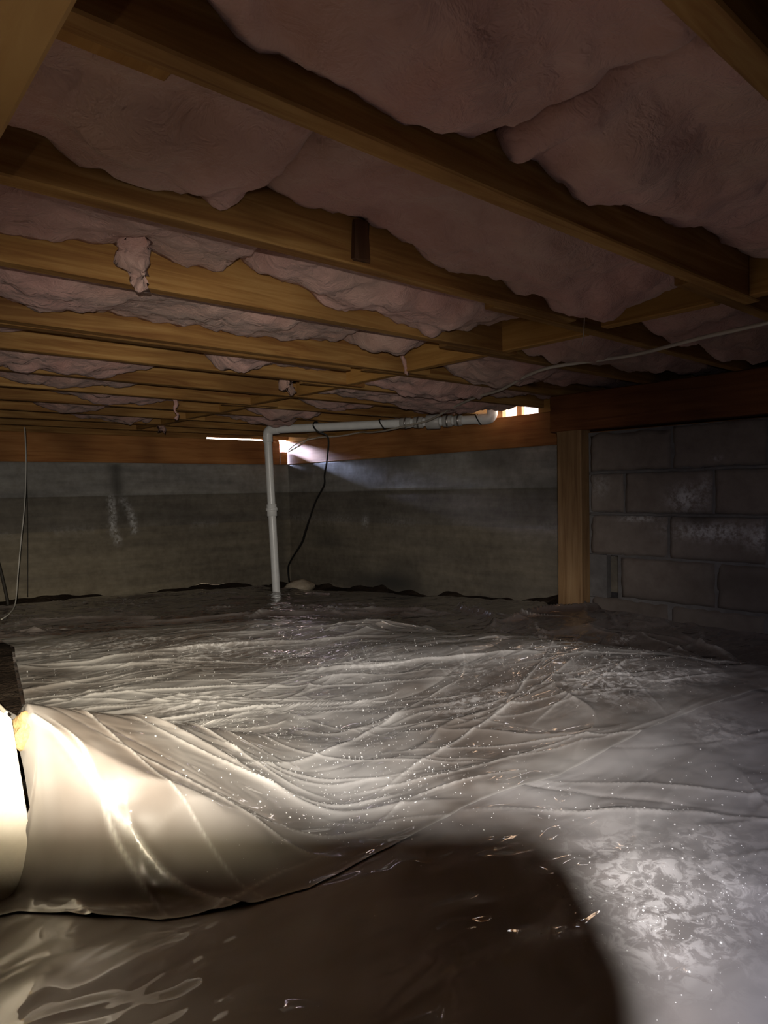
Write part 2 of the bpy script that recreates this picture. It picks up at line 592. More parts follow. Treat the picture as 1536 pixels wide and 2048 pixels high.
# ---------------------------------------------------------------- sill boards and rim boards
o = box('sill_board', (XB, YW - .010, ZC), (3.215, YW + .04, ZS), M_SILL_X, bevel=.004)
tag(o, 'reddish brown sill board on the left concrete wall, under the thin slit of daylight', 'board')
o = box('sill_board', (XW - .012, YB, ZC), (XW + .04, YW + .30, ZS - .01), M_SILL_Y, bevel=.004)
tag(o, 'reddish brown sill board on the wall behind the horizontal pipe', 'board')
# short offcut nailed in the corner
o = box('shim', (3.06, YW + .001, ZS), (3.215, YW + .038, ZS + .0135), M_SILL_X, bevel=.001)
tag(o, 'thin wood shim closing the right end of the light slit by the pipe', 'shim')
o = box('corner_block', (3.217, YW - .015, ZC), (3.290, YW + .03, .350), M_SILL_X, bevel=.003)
tag(o, 'short orange wood offcut tucked into the corner beside the cable loop', 'offcut')
rim = dict(mat=M_JOIST, bevel=.003)
o = box('rim_board', (XB, YW, ZS), (2.53, YW + .04, ZT), M_JOIST, bevel=.003)
tag(o, 'dark rim board above the left sill, left of the light slit', 'board')
o = box('rim_board', (2.53, YW, ZS + .014), (XW + .25, YW + .04, ZT), M_JOIST, bevel=.003)
tag(o, 'dark rim board right above the light slit', 'board')
o = box('rim_board', (XW, YB, ZS - .01), (XW + .04, 2.424, ZT), M_BLOCKING, bevel=.003)
tag(o, 'rim board above the right sill behind the dark girder', 'board')
o = box('rim_board', (XW, 2.80, ZS - .01), (XW + .04, YW + .04, ZT), M_BLOCKING, bevel=.003)
tag(o, 'rim board above the right sill between the corner and the vent gap', 'board')

portal('daylight_vent', (XW + .05, 2.585, .57), (-1, 0, 0), .25, .43)

# ---------------------------------------------------------------- joists
JY = [0.28, 0.68, 1.085, 1.48, 1.967, 2.345, 2.75, 3.155, 3.56, 3.965, 4.37, 4.775]
ORD = ['first', 'second', 'third', 'fourth', 'fifth', 'sixth', 'seventh', 'eighth', 'ninth', 'tenth', 'eleventh', 'twelfth']
END_L = [1.86, 1.86, 1.66, 1.90, 1.96, 1.93, 1.90, 1.98, 1.92, 1.95, 1.90, 1.95]


def joist(x0, x1, y0, seed, name='floor_joist'):
    """sawn joist with a slight crown and waney edge"""
    n = 26
    bm = bmesh.new()
    rings = []
    r = random.Random(seed)
    ph = r.uniform(0, 9)
    cx = (x0 + x1) / 2
    ch = 0.003
    for i in range(n + 1):
        x = x0 + (x1 - x0) * i / n
        dy = 0.003 * math.sin(x * 1.3 + ph); dz = 0.002 * math.sin(x * 1.9 + ph * 2)
        zl, zh = ZJ + dz, ZT
        prof = [(ch, zl), (JT - ch, zl), (JT, zl + ch), (JT, zh), (0, zh), (0, zl + ch)]
        rings.append([bm.verts.new((x - cx, p[0] + dy - JT / 2, p[1] - ZJ)) for p in prof])
    for a, b in zip(rings[:-1], rings[1:]):
        for k in range(6):
            bm.faces.new((a[k], a[(k + 1) % 6], b[(k + 1) % 6], b[k]))
    bm.faces.new(rings[0][::-1]); bm.faces.new(rings[-1])
    return from_bm(name, bm, M_JOIST, None, (cx, y0 + JT / 2, ZJ))


for i, y in enumerate(JY):
    o = joist(XB, END_L[i], y, i)
    tag(o, f'brown floor joist overhead, {ORD[i]} from the viewer, long left span', 'joist', 'joists left of the blocking line')
    o = joist(END_L[i] - .30, XW - .001, y + JT + .001, i + 50)
    tag(o, f'brown floor joist overhead, {ORD[i]} from the viewer, span right of the blocking', 'joist', 'joists right of the blocking line')
o = joist(XB, 1.60, JY[4] + .062, 91)
tag(o, 'extra joist doubled up close behind the fifth joist from the viewer', 'joist')

# blocking between the joists
for i in range(len(JY) - 1):
    y0 = JY[i] + JT + (JT + .002 if END_L[i] - .30 < 1.86 else 0)
    x = 1.79 + [0, -.005, .03, .02, .03, .04, .02, .05, .03, .04, .03][i]
    o = box('blocking', (x, y0, ZJ + .002), (x + JT, JY[i + 1] - .001, ZT), M_BLOCKING, bevel=.003)
    tag(o, f'short wood blocking between the {ORD[i]} and {ORD[i + 1]} joists from the viewer', 'blocking', 'blocking between the joists')

o = box('wood_cleat', (-.55, JY[1] + JT + .002, ZJ + .012), (.335, JY[1] + JT + .040, ZJ + .05), M_BLOCKING, bevel=.003)
tag(o, 'short yellow cleat nailed beside the second joist near the near girder', 'cleat')

M_DARKWOOD = wood('dark_block_wood', (0.05, 0.022, 0.010), (0.08, 0.036, 0.016), (0.11, 0.05, 0.02), 2)
o = box('wood_cleat', (.862, JY[2] - .022, ZJ + .004), (.897, JY[2] - .001, ZJ + .085), M_DARKWOOD, bevel=.004, jitter=.003, seed=3)  # dark upright shape on the joist face, built as a small block
tag(o, 'small dark upright block on the face of the third joist', 'cleat')

# ---------------------------------------------------------------- girders, posts, pier
o = box('girder', (-.005, YB, .275), (.128, YW - .02, ZJ - .001), M_GIRDER_NEAR, bevel=.004)
tag(o, 'tan girder close overhead in the upper left corner', 'girder')
o = box('girder', (2.905, YB, .275), (3.045, 2.055, ZJ - .001), M_GIRDER, bevel=.005)
tag(o, 'dark reddish girder resting on the block wall and the wooden post', 'girder')


def post(name, x0, x1, y0, y1, z0, z1, mat, lean=0.0):
    bm = bmesh.new()
    rings = []
    ch = .006
    cx, cy = (x0 + x1) / 2, (y0 + y1) / 2
    hx, hy = (x1 - x0) / 2, (y1 - y0) / 2
    n = 12
    prof = [(-hx + ch, -hy), (hx - ch, -hy), (hx, -hy + ch), (hx, hy - ch), (hx - ch, hy), (-hx + ch, hy), (-hx, hy - ch), (-hx, -hy + ch)]
    for i in range(n + 1):
        t = i / n
        rings.append([bm.verts.new((p[0] + lean * (1 - t) + .0015 * math.sin(7 * t), p[1] + .002 * math.sin(5 * t + 1), t * (z1 - z0))) for p in prof])
    for a, b in zip(rings[:-1], rings[1:]):
        for k in range(8):
            bm.faces.new((a[k], a[(k + 1) % 8], b[(k + 1) % 8], b[k]))
    bm.faces.new(rings[0][::-1]); bm.faces.new(rings[-1])
    return from_bm(name, bm, mat, None, (cx, cy, z0))


o = post('wooden_post', 2.895, 2.985, 1.872, 2.012, -.60, .275, M_POST)
tag(o, 'brown wooden post under the end of the dark girder', 'post')

# pier block at left, tapered, with its post
bm = bmesh.new()
for (hx, hy, z) in [(.148, .148, 0), (.147, .147, .06), (.128, .128, .265), (.122, .122, .272)]:
    for sx, sy in ((-1, -1), (1, -1), (1, 1), (-1, 1)):
        bm.verts.new((hx * sx, hy * sy, z))
bm.verts.ensure_lookup_table()
for k in range(3):
    for j in range(4):
        a, b = 4 * k + j, 4 * k + (j + 1) % 4
        bm.faces.new((bm.verts[a], bm.verts[b], bm.verts[b + 4], bm.verts[a + 4]))
bm.faces.new([bm.verts[i] for i in (12, 13, 14, 15)]); bm.faces.new([bm.verts[i] for i in (3, 2, 1, 0)])
bmesh.ops.bevel(bm, geom=list(bm.edges), offset=.006, segments=2, affect='EDGES')
PIER = Vector((.085, 1.178, -.57))
o = from_bm('pier_block', bm, M_PIER, None, PIER)
tag(o, 'pale tapered concrete pier block at the left edge, lit almost white', 'pier')
o = post('wooden_post', .020, .120, 1.125, 1.225, PIER.z + .272, .275, M_POST)
tag(o, 'wooden post on the pale pier block at the left edge', 'post')


def lump(name, loc, r, mat, seed, sub=3, rough=0.25):
    bm = bmesh.new()
    bmesh.ops.create_icosphere(bm, subdivisions=sub, radius=1.0)
    rnd = random.Random(seed)
    from mathutils import noise
    off = Vector((rnd.uniform(0, 99), rnd.uniform(0, 99), rnd.uniform(0, 99)))
    for v in bm.verts:
        k = 1 + rough * noise.fractal(v.co * 1.4 + off, 1.0, 2.0, 4)
        v.co = Vector((v.co.x * r[0] * k, v.co.y * r[1] * k, v.co.z * r[2] * k))
    return from_bm(name, bm, mat, None, loc, True)


o = lump('stone_chunk', (.243, 1.085, -.345), (.020, .022, .030), M_STONE, 4, rough=.6)
tag(o, 'yellow stone chunk wedged between the pale pier and the plastic', 'stone')
o = lump('sandy_lump', (2.86, 4.30, -.725), (.115, .10, .055), M_ROCK, 9)
tag(o, 'sandy lump lying at the foot of the white pipe', 'stone')

# ---------------------------------------------------------------- concrete block wall
XF = 2.95
WC = Vector((XF + .10, .10, -.80))
bm = bmesh.new()
for lo, hi in [((XF + .012, YB, -.80), (XF + .20, 1.715, .262)), ((XF + .012, 1.715, -.338), (XF + .20, 1.868, .262)), ((XF + .012, 1.715, -.80), (XF + .20, 1.868, -.548)), ((XF + .012, 1.775, -.55), (XF + .05, 1.868, -.336))]:
    bm_box(bm, Vector(lo) - WC, Vector(hi) - WC)
wall_r = from_bm('wall_right', bm, M_MORTAR, None, WC)
tag(wall_r, 'grey concrete block wall under the dark girder at right', kind='structure')
courses = [(.072, .262, [1.862, 1.445, 1.045, .64, .235, -.17, -.57, -.98, -1.38]),
           (-.130, .060, [1.862, 1.676, 1.262, .855, .45, .045, -.36, -.76, -1.17]),
           (-.332, -.142, [1.862, 1.462, 1.052, .645, .24, -.165, -.57, -.98, -1.38]),
           (-.534, -.344, [1.700, 1.255, .85, .445, .04, -.365, -.77, -1.17]),
           (-.74, -.546, [1.862, 1.462, 1.052, .645, .24, -.165, -.57, -.98])]
k = 0
for ci, (z0, z1, ys) in enumerate(courses):
    for j in range(len(ys) - 1):
        ya, yb = ys[j + 1] + .006, ys[j] - .006
        if yb < .2 and ci > 0 and yb < -0.2:
            pass
        r = random.Random(k); k += 1
        w, h = yb - ya, z1 - z0
        nx, nz = 22, 12
        u, v = np.meshgrid(np.linspace(0, w, nx), np.linspace(0, h, nz), indexing='ij')
        edge = np.minimum(np.minimum(u, w - u), np.minimum(v, h - v))
        chip = 0.010 * np.exp(-edge / .006) * (1 + 1.2 * vn(u * 30 + k * 7, v * 30, 5))
        out = r.uniform(-.004, .004) + .002 * fbm(u * 9 + k * 3, v * 9, 6, 3)
        jy = .004 * vn(v * 25, u * 0 + k, 15) * (np.abs(u - w / 2) > w * .47)
        jz = .005 * vn(u * 22, v * 0 + k, 25) * (np.abs(v - h / 2) > h * .46)
        P = np.stack([chip - out, w / 2 - u + jy, v + jz], -1)
        if (ci, j) == (0, 0):
            P[..., 2] -= np.where(v > h * .9, .012 * (1 + 1.5 * vn(u * 14, u * 0, 77)), 0)
        # back ring to give the block depth
        n, m = P.shape[:2]
        idx = np.arange(n * m).reshape(n, m)
        F = [tuple(q) for q in np.stack([idx[:-1, :-1], idx[1:, :-1], idx[1:, 1:], idx[:-1, 1:]], -1).reshape(-1, 4)]
        ringi = list(idx[:, 0]) + list(idx[-1, 1:]) + list(idx[-2::-1, -1]) + list(idx[0, -2:0:-1])
        V = P.reshape(-1, 3)
        B = V[ringi].copy(); B[:, 0] = .04
        base = len(V)
        V = np.concatenate([V, B])
        nr = len(ringi)
        for q in range(nr):
            F.append((ringi[q], base + q, base + (q + 1) % nr, ringi[(q + 1) % nr]))
        me = mesh_np('block', V, np.array(F))
        yy = (ya + yb) / 2 + V[:, 1]; zz = z0 + V[:, 2]
        st = np.zeros(len(V))
        for (sy, sz, ry, rz, a) in [(1.375, -.065, .075, .055, .9), (1.30, -.02, .03, .05, .5), (1.27, -.205, .17, .035, 1.0), (1.06, -.22, .08, .05, .8), (1.60, -.150, .10, .016, .9), (1.25, .11, .02, .01, .7), (1.80, .0, .05, .05, .35)]:
            st = np.maximum(st, a * np.exp(-((yy - sy) / ry) ** 2 - ((zz - sz) / rz) ** 2))
        set_attr(me, 'stain', st)
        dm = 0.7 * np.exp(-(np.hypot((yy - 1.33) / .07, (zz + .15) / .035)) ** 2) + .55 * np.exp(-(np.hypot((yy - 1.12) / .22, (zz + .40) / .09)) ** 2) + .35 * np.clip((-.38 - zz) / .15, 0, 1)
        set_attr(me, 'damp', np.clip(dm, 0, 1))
        ob = link('block', me, M_BLOCK, wall_r, (XF - wall_r.location.x, (ya + yb) / 2 - wall_r.location.y, z0 - wall_r.location.z), True)
# squeezed-out mortar along the top bed joint
for (ya, yb, zc, nm) in [(1.86, 1.30, .064, 'mortar_bed'), (1.30, .6, .066, 'mortar_bed'), (1.86, .8, -.137, 'mortar_bed')]:
    n = 60
    ys = np.linspace(ya, yb, n)
    pts = []
    bm = bmesh.new()
    path = [Vector((XF + .006 - wall_r.location.x, y - wall_r.location.y, zc - wall_r.location.z + .005 * float(vn(y * 18, 1.7, 3)))) for y in ys]
    rad = [.007 + .006 * abs(float(vn(y * 23, 5.5, 9))) for y in ys]
    bm_tube(bm, path, rad, 6)
    from_bm(nm, bm, M_MORTAR, wall_r, (0, 0, 0), True)

# ---------------------------------------------------------------- insulation batts
def batt(name, x0, x1, y0, y1, zb, seed, label, droops=(), rag0=True, rag1=True, group='insulation batts between the joists'):
    dx = 0.014
    n = max(8, int((x1 - x0) / dx)); m = 26
    s, t = np.meshgrid(np.linspace(0, 1, n), np.linspace(0, 1, m), indexing='ij')
    x = x0 + (x1 - x0) * s
    # ragged ends
    x = x + (0.035 * vn(t * 7 + seed, t * 0 + 1.3, seed)) * ((s > .97) * (s - .97) / .03 if rag1 else 0) + 0.03 * vn(t * 7, t * 0 + 5.3, seed) * np.clip((.03 - s) / .03, 0, 1)
    y = y0 + (y1 - y0) * t
    e = np.minimum(t, 1 - t)
    pillow = -0.020 * (np.clip(e / .28, 0, 1) ** 0.6)
    z = zb + pillow
    z += 0.044 * fbm(x * 2.6 + seed, y * 4.5, seed, 4, .5)
    z += 0.022 * fbm(x * 10 + seed, y * 13, seed + 9, 4, .6)
    # a lengthwise crease
    c0 = 0.42 + 0.16 * vn(x * 1.7, x * 0 + seed, seed + 4)
    z += 0.010 * np.exp(-np.abs(t - c0) / .05)
    # cross tears
    z += 0.012 * np.exp(-np.abs((x * 1.3 + seed * .37 + .15 * vn(t * 5, x * 0, seed)) % 1.0 - .5) / .012)
    for (xc, amp, wx, tc, wt) in droops:
        q = np.exp(-((x - xc) / wx) ** 4 - ((t - tc) / wt) ** 4)
        z -= amp * q * (1 + .5 * vn(x * 16, t * 8, seed + 6))
    endr = np.minimum((x - x0) / .05, (x1 - x) / .05)
    z += 0.05 * np.clip(1 - endr, 0, 1) ** 2
    z = np.minimum(z, ZT - .02)
    top = np.full_like(z, ZT - .004)
    bot = np.stack([x, y, z], -1)
    # wrap: side walls up to the subfloor
    l = bot[:, :1].copy(); l[..., 2] = ZT - .004
    r = bot[:, -1:].copy(); r[..., 2] = ZT - .004
    P = np.concatenate([l, bot, r], 1)
    a = P[:1].copy(); a[..., 2] = ZT - .004
    b = P[-1:].copy(); b[..., 2] = ZT - .004
    P = np.concatenate([a, P, b], 0)
    loc = np.array([(x0 + x1) / 2, (y0 + y1) / 2, zb])
    o = link(name, grid_mesh(name, P - loc), M_INS, None, loc, True)
    return tag(o, label, 'insulation', group)


def bay(i):
    return JY[i] + JT + .004, JY[i + 1] - .003


L = [
    # bay, x0, x1, zb, droops, label
    (0, -1.2, 0.82, .540, [(.55, .02, .2, .8, .4)], 'pink insulation batt in the nearest bay overhead, left half'),
    (0, .83, 1.785, .545, [(.78, .055, .11, .85, .38), (1.02, .035, .09, .8, .4), (1.2, .02, .1, .6, .5)], 'sagging pink insulation batt in the nearest bay overhead, up to the blocking'),
    (1, -1.2, .62, .545, [(.45, .035, .15, .8, .35), (.15, .02, .2, .5, .5)], 'pink insulation batt in the second bay from the viewer, left piece with torn end'),
    (1, .63, 1.775, .555, [(1.35, .045, .28, .7, .45), (1.62, .05, .14, .75, .5)], 'pink insulation batt in the second bay from the viewer, right piece sagging before the blocking'),
    (2, -1.2, .80, .535, [(.30, .02, .15, .8, .4)], 'pink insulation batt in the third bay from the viewer, left piece above the hanging tuft'),
    (2, .81, 1.80, .545, [(1.25, .04, .28, .8, .4), (1.50, .045, .16, .75, .4)], 'pink insulation batt in the third bay from the viewer, right piece'),
    (3, -1.2, 1.45, .530, [(.6, .02, .2, .7, .4), (1.05, .03, .25, .75, .4)], 'pink insulation batt filling the fourth bay from the viewer'),
    (3, 1.46, 1.80, .56, [(1.6, .03, .12, .7, .4)], 'short pink insulation piece in the fourth bay from the viewer'),
    (4, 1.12, 1.82, .535, [(1.22, .05, .14, .45, .6)], 'bright pink insulation scrap behind the doubled joist'),
    (4, -1.2, .9, .55, [(.3, .05, .25, .7, .4)], 'dusty insulation batt in the fifth bay from the viewer, far left'),
    (5, -1.2, 1.1, .53, [(.75, .05, .3, .7, .4)], 'dusty insulation batt in the sixth bay from the viewer, far left'),
    (5, 1.15, 1.82, .55, [], 'dusty insulation batt in the sixth bay from the viewer, before the blocking'),
    (6, -1.2, 1.80, .54, [(.9, .04, .3, .6, .4)], 'dusty insulation batt in the seventh bay from the viewer'),
    (7, .3, 1.82, .54, [(1.2, .06, .25, .5, .5)], 'dusty insulation batt in the eighth bay from the viewer'),
    (8, .3, 1.8, .54, [(1.1, .05, .2, .5, .5)], 'dusty insulation batt in the ninth bay from the viewer'),
    (9, .4, 1.82, .54, [(1.5, .06, .25, .5, .5)], 'dusty insulation batt in the tenth bay from the viewer'),
]
for k, (i, x0, x1, zb, dr, lab) in enumerate(L):
    y0, y1 = bay(i)
    batt('insulation_batt', x0, x1, y0, y1, zb, 100 + k, lab, dr)
R = [
    (0, .53, [(2.4, .04, .3, .6, .5)], 'shadowy insulation batt beyond the blocking in the nearest bay at right'),
    (1, .53, [(2.15, .05, .2, .6, .5), (2.6, .06, .2, .7, .4)], 'shadowy insulation batt beyond the blocking in the second bay at right'),
    (2, .52, [(2.05, .06, .15, .6, .5), (2.5, .05, .3, .7, .4)], 'shadowy insulation batt beyond the blocking in the third bay, above the white cable'),
    (3, .52, [(2.2, .06, .22, .6, .5)], 'shadowy insulation batt beyond the blocking in the fourth bay'),
    (4, .51, [(2.3, .05, .25, .6, .5)], 'shadowy insulation batt beyond the blocking in the fifth bay'),
    (5, .50, [(2.75, .042, .38, .5, .6)], 'insulation batt sagging onto the pipe beside the bright vent gap'),
    (6, .52, [(2.3, .05, .2, .5, .5)], 'insulation batt beyond the blocking in the seventh bay, above the pipe'),
    (7, .52, [(2.2, .06, .22, .5, .5)], 'insulation batt beyond the blocking in the eighth bay, above the pipe elbow'),
    (8, .52, [(2.3, .07, .2, .5, .5)], 'insulation batt beyond the blocking in the ninth bay'),
]
for k, (i, zb, dr, lab) in enumerate(R):
    y0, y1 = bay(i)
    y0 += JT
    batt('insulation_batt', 1.88, 3.16 if i == 5 else 3.30, y0, y1, zb, 140 + k, lab, dr)


def tuft(name, loc, pts, r, label, seed):
    """hanging shred of insulation"""
    path = smooth_path(pts, 6)
    n = len(path)
    bm = bmesh.new()
    bm_tube(bm, path, [r * (1 - .75 * (i / (n - 1))) * (1 + .12 * math.sin(i * 1.1 + seed)) for i in range(n)], 12)
    rnd = random.Random(seed)
    from mathutils import noise
    for v in bm.verts:
        v.co += noise.noise_vector(v.co * 38 + Vector((seed, 0, 0))) * r * .8 + noise.noise_vector(v.co * 120) * r * .25
    o = from_bm(name, bm, M_INS, None, loc, True)
    return tag(o, label, 'insulation', 'torn insulation shreds')


tuft('insulation_tuft', (.545, 1.44, .545), [(0, 0, .03), (0.005, .0, -.03), (.012, -.004, -.075), (.02, -.006, -.105)], .034, 'torn insulation tuft hanging over the fourth joist at left', 3)
tuft('insulation_tuft', (1.63, 2.50, .52), [(0, 0, .06), (.0, 0, 0), (-.015, .0, -.05), (.012, .0, -.09)], .042, 'grey insulation wad caught below the joists in front of the pipe elbow', 5)
tuft('insulation_tuft', (1.41, 3.20, .52), [(0, 0, .05), (.0, 0, -.02), (.01, .0, -.10), (.015, .0, -.15)], .022, 'pale insulation strip dangling above the far left wall', 8)
tuft('insulation_tuft', (1.86, 4.45, .52), [(0, 0, .05), (0, 0, -.03), (0.02, 0, -.10)], .05, 'dark insulation clump hanging close to the left sill board', 11)
tuft('insulation_tuft', (1.78, 1.93, .56), [(-.02, -.02, .0), (0.0, 0, -.05), (.05, .03, -.11)], .014, 'thin insulation wisp hanging across the blocking', 13)

# ---------------------------------------------------------------- plastic sheets
def tent_ridge(x, y, p0, p1, k):
    """height field of a taut fold running down from p0 to p1"""
    dx, dy = p1[0] - p0[0], p1[1] - p0[1]
    L2 = dx * dx + dy * dy
    t = ((x - p0[0]) * dx + (y - p0[1]) * dy) / L2
    tc = np.clip(t, 0, 1.3)
    d = np.hypot(x - p0[0] - tc * dx, y - p0[1] - tc * dy)
    return p0[2] + (p1[2] - p0[2]) * tc - k * d


def smax(a, b, k):
    h = np.clip(0.5 + 0.5 * (a - b) / k, 0, 1)
    return b * (1 - h) + a * h + k * h * (1 - h)


def creases(x, y, z, specs):
    cr = np.zeros_like(z)
    for (px, py, ang, ln, hgt, wid, bend) in specs:
        ca, sa = math.cos(ang), math.sin(ang)
        u = (x - px) * ca + (y - py) * sa
        v = -(x - px) * sa + (y - py) * ca
        m = (np.abs(u) < ln / 2) & (np.abs(v) < wid * 6 + abs(bend))
        if not m.any(): continue
        uu = u[m] / ln + .5
        vv = v[m] - bend * np.sin(uu * math.pi) - wid * 1.2 * np.sin(uu * 9 + px * 20)
        pr = np.exp(-np.abs(vv) / wid) * np.sin(uu * math.pi) ** .7
        z[m] += hgt * pr
        cr[m] = np.maximum(cr[m], np.exp(-np.abs(vv) / (wid * .45)) * np.sin(uu * math.pi) ** .5 * (min(1, hgt / .004) if wid < .008 and hgt > 0 else 0.15))
    return cr


def rand_creases(n, xr, yr, seed, ang0=0.0, spread=.6, ln=(.15, .8), hg=(.002, .008), wd=(.004, .012)):
    r = random.Random(seed)
    out = []
    for _ in range(n):
        out.append((r.uniform(*xr), r.uniform(*yr), ang0 + r.gauss(0, spread), r.uniform(*ln), r.uniform(*hg) * r.choice((1, 1, 1, -.6)), r.uniform(*wd), r.uniform(-.05, .05)))
    return out


SPOTS = [(1.736, 1.237, .05, .9), (1.817, 1.201, .045, .9), (2.02, 1.082, .05, .9), (2.03, .884, .06, 1), (2.03, .80, .06, 1), (1.551, .909, .09, 1), (1.668, .823, .06, .9), (1.694, .962, .05, .8),
         (1.743, .78, .05, .8), (1.266, 1.129, .07, .6), (1.243, 1.88, .10, .8), (1.057, 2.122, .11, .8), (.878, 2.474, .12, .9), (.70, 2.6, .10, .8), (.763, 1.622, .09, .6), (.874, .461, .07, .9), (.81, .395, .06, 1), (.832, .418, .05, 1),
         (.924, .381, .06, .8), (1.466, .614, .05, .8), (1.0, .43, .06, .7), (.9, .52, .06, .6), (1.35, 1.55, .10, .6), (1.45, 1.3, .07, .6), (2.35, 1.75, .05, .6), (2.55, 1.45, .03, .7)]


SHEETS = []


def relief(X, Y):
    return 0.016 * fbm(X * 3.0, Y * 3.0, 31, 3) + 0.008 * fbm(X * 8.0 + 3 * Y, Y * 11.0, 36, 2)


def sheet(name, mat, X, Y, lift, specs, label, tent=False, mound=True, seed=0, edge_amp=0.0):
    z = ground(X, Y) + lift + relief(X, Y)
    if tent:
        base = z.copy()
        # taut film hung from the pier corner: a facet between two folds
        qx, qy = X - .25, Y - 1.10
        facet = -.300 - .5212 * qx + .3444 * qy
        farp = -.300 + (qx * .55 + qy * .15) / .57 * (-.235 / .57) - .55 * (-qx * .15 + qy * .55) / .57
        nearp = -.300 + (qx * .225 - qy * .40) / .459 * (-.255 / .459) - .18 * (-qx * .40 - qy * .225) / .459
        tent_z = -smax(smax(-facet, -farp, .03), -nearp, .012)
        r3 = tent_ridge(X, Y, (.22, 1.30, -.33), (.38, 1.75, -.56), .9)
        tz = smax(smax(tent_z, r3, .02), base, .035)
        wt = np.clip((Y - seam(X) - .01) / .13, 0, 1); wt = wt * wt * (3 - 2 * wt)
        wx = np.clip((X - .195) / .05, 0, 1)
        wt = wt * np.where(Y < 1.20, wx * wx * (3 - 2 * wx), 1)
        z = base + (tz - base) * wt
    cr = creases(X, Y, z, specs)
    if tent:
        es = Y - seam(X)
        cr = np.maximum(cr, .7 * np.exp(-(es / .0035) ** 2))  # painted edge highlight along the seam
    st = np.zeros_like(z)
    for (sx, sy, r, a) in SPOTS:
        st = np.maximum(st, a * np.exp(-(((X - sx) / (r * 1.5)) ** 2 + ((Y - sy) / (r * 1.2)) ** 2)))
    P = np.stack([X, Y, z], -1)
    n, m = z.shape
    idx = np.arange(n * m).reshape(n, m)
    F = np.stack([idx[:-1, :-1], idx[1:, :-1], idx[1:, 1:], idx[:-1, 1:]], -1)
    if tent:
        cxm = (X[:-1, :-1] + X[1:, 1:]) / 2; cym = (Y[:-1, :-1] + Y[1:, 1:]) / 2
        hole = (cxm < .228) & (cxm > -.06) & (cym > 1.040) & (cym < 1.325)
        F = F[~hole]
    F = F.reshape(-1, 4)
    me = mesh_np(name, P.reshape(-1, 3), F)
    if len(me.vertices) == n * m:
        set_attr(me, 'crease', cr); set_attr(me, 'stain', st)
    o = link(name, me, mat, None, (0, 0, 0), True)
    SHEETS.append(o)
    return tag(o, label, 'plastic sheet', 'plastic ground sheets')


def seam(x):
    xs = [-2.4, .05, .20, .26, .33, .42, .51, .65, .88, 1.07, 1.45, 1.76, 1.9, 2.9]
    ys = [1.10, 1.08, .99, .91, .845, .80, .765, .768, .775, .745, .705, .635, .585, .50]
    return np.interp(x, xs, ys)


# near sheet, under the phone's shadow
u, v = np.meshgrid(np.linspace(0, 1, 760), np.linspace(0, 1, 300), indexing='ij')
X = -.9 + u * 3.84
Y = -1.0 + v * (seam(X) + .06 + 1.0)
sp = rand_creases(12, (.4, 1.3), (-.2, .75), 5, .1, .5, (.1, .5), (.001, .002), (.004, .006))
sp += rand_creases(60, (1.0, 2.8), (-.2, .72), 6, -.3, .45, (.15, .7), (.0015, .005), (.004, .006))
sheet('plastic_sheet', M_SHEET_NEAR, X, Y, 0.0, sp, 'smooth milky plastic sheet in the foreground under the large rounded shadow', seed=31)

# middle sheet: from the long seam to the ridge where the ground falls away
def far_edge(x):
    return np.interp(x, [-2.4, .53, 1.2, 1.6, 1.75, 2.15], [3.05, 2.95, 2.70, 2.42, 2.30, 2.15])


def right_edge(v):
    return np.interp(v, [0, .12, .3, .5, .7, 1.0], [2.16, 2.13, 2.06, 1.96, 1.98, 2.10])


u, v = np.meshgrid(np.linspace(0, 1, 760), np.linspace(0, 1, 520), indexing='ij')
Yv = .9 + v * 2.1
xl = np.interp(Yv, [.9, 1.45, 1.60, 1.94, 2.37, 2.75, 2.9, 3.0], [-.3, -.3, .34, .415, .49, .56, .56, .56])  # left edge pulled in: bare soil gap stands in for a post's cast shadow
X = xl + u * (right_edge(v) - xl)
Y = seam(X) + v * (far_edge(X) - seam(X)) + .004 * vn(X * 30, v * 0, 3)
sp = rand_creases(170, (.1, 2.0), (.80, 2.6), 7, -.5, .35, (.15, .9), (.0012, .004), (.0028, .005))
sp += rand_creases(24, (1.1, 2.1), (.8, 2.2), 8, .45, .4, (.15, .6), (.0015, .004), (.003, .005))
sp += rand_creases(24, (.3, 2.0), (.85, 2.6), 9, -.5, .4, (.3, .9), (.004, .010), (.010, .022))
sp += [(.62, 1.02, 2.6, .5, .006, .005, .02), (.95, 1.15, .25, .9, .005, .005, .03), (1.25, 1.0, .15, 1.1, .005, .005, .02), (.85, 1.45, -.5, .9, .006, .005, .03), (.75, 1.75, -.6, .8, .006, .006, .04),
       (1.5, 1.15, .4, .8, .005, .005, -.03), (1.35, 1.45, -.7, .9, .012, .010, .03), (1.1, 2.1, -.5, 1.2, .014, .014, .03), (1.6, .95, .1, .8, .005, .005, 0), (1.70, 1.98, .08, .7, .022, .030, .0), (1.84, 2.10, -.05, .6, .020, .028, .0), (.345, .89, -.99, .50, .010, .0065, .012), (.30, .95, -1.25, .25, .004, .004, .01), (.27, .90, -1.1, .16, .004, .003, .0)]
edge_roll = []
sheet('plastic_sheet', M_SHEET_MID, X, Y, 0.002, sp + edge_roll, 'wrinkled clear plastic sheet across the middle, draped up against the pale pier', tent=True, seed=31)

# far sheet: dark, glossy, ends in a ragged line before the walls
def fx1(y):
    return np.interp(y, [-.8, 1.9, 2.1, 2.4, 3.0, 3.6, 3.9, 4.25, 5], [2.90, 2.86, 2.95, 3.18, 3.22, 3.05, 2.78, 2.66, 2.6])


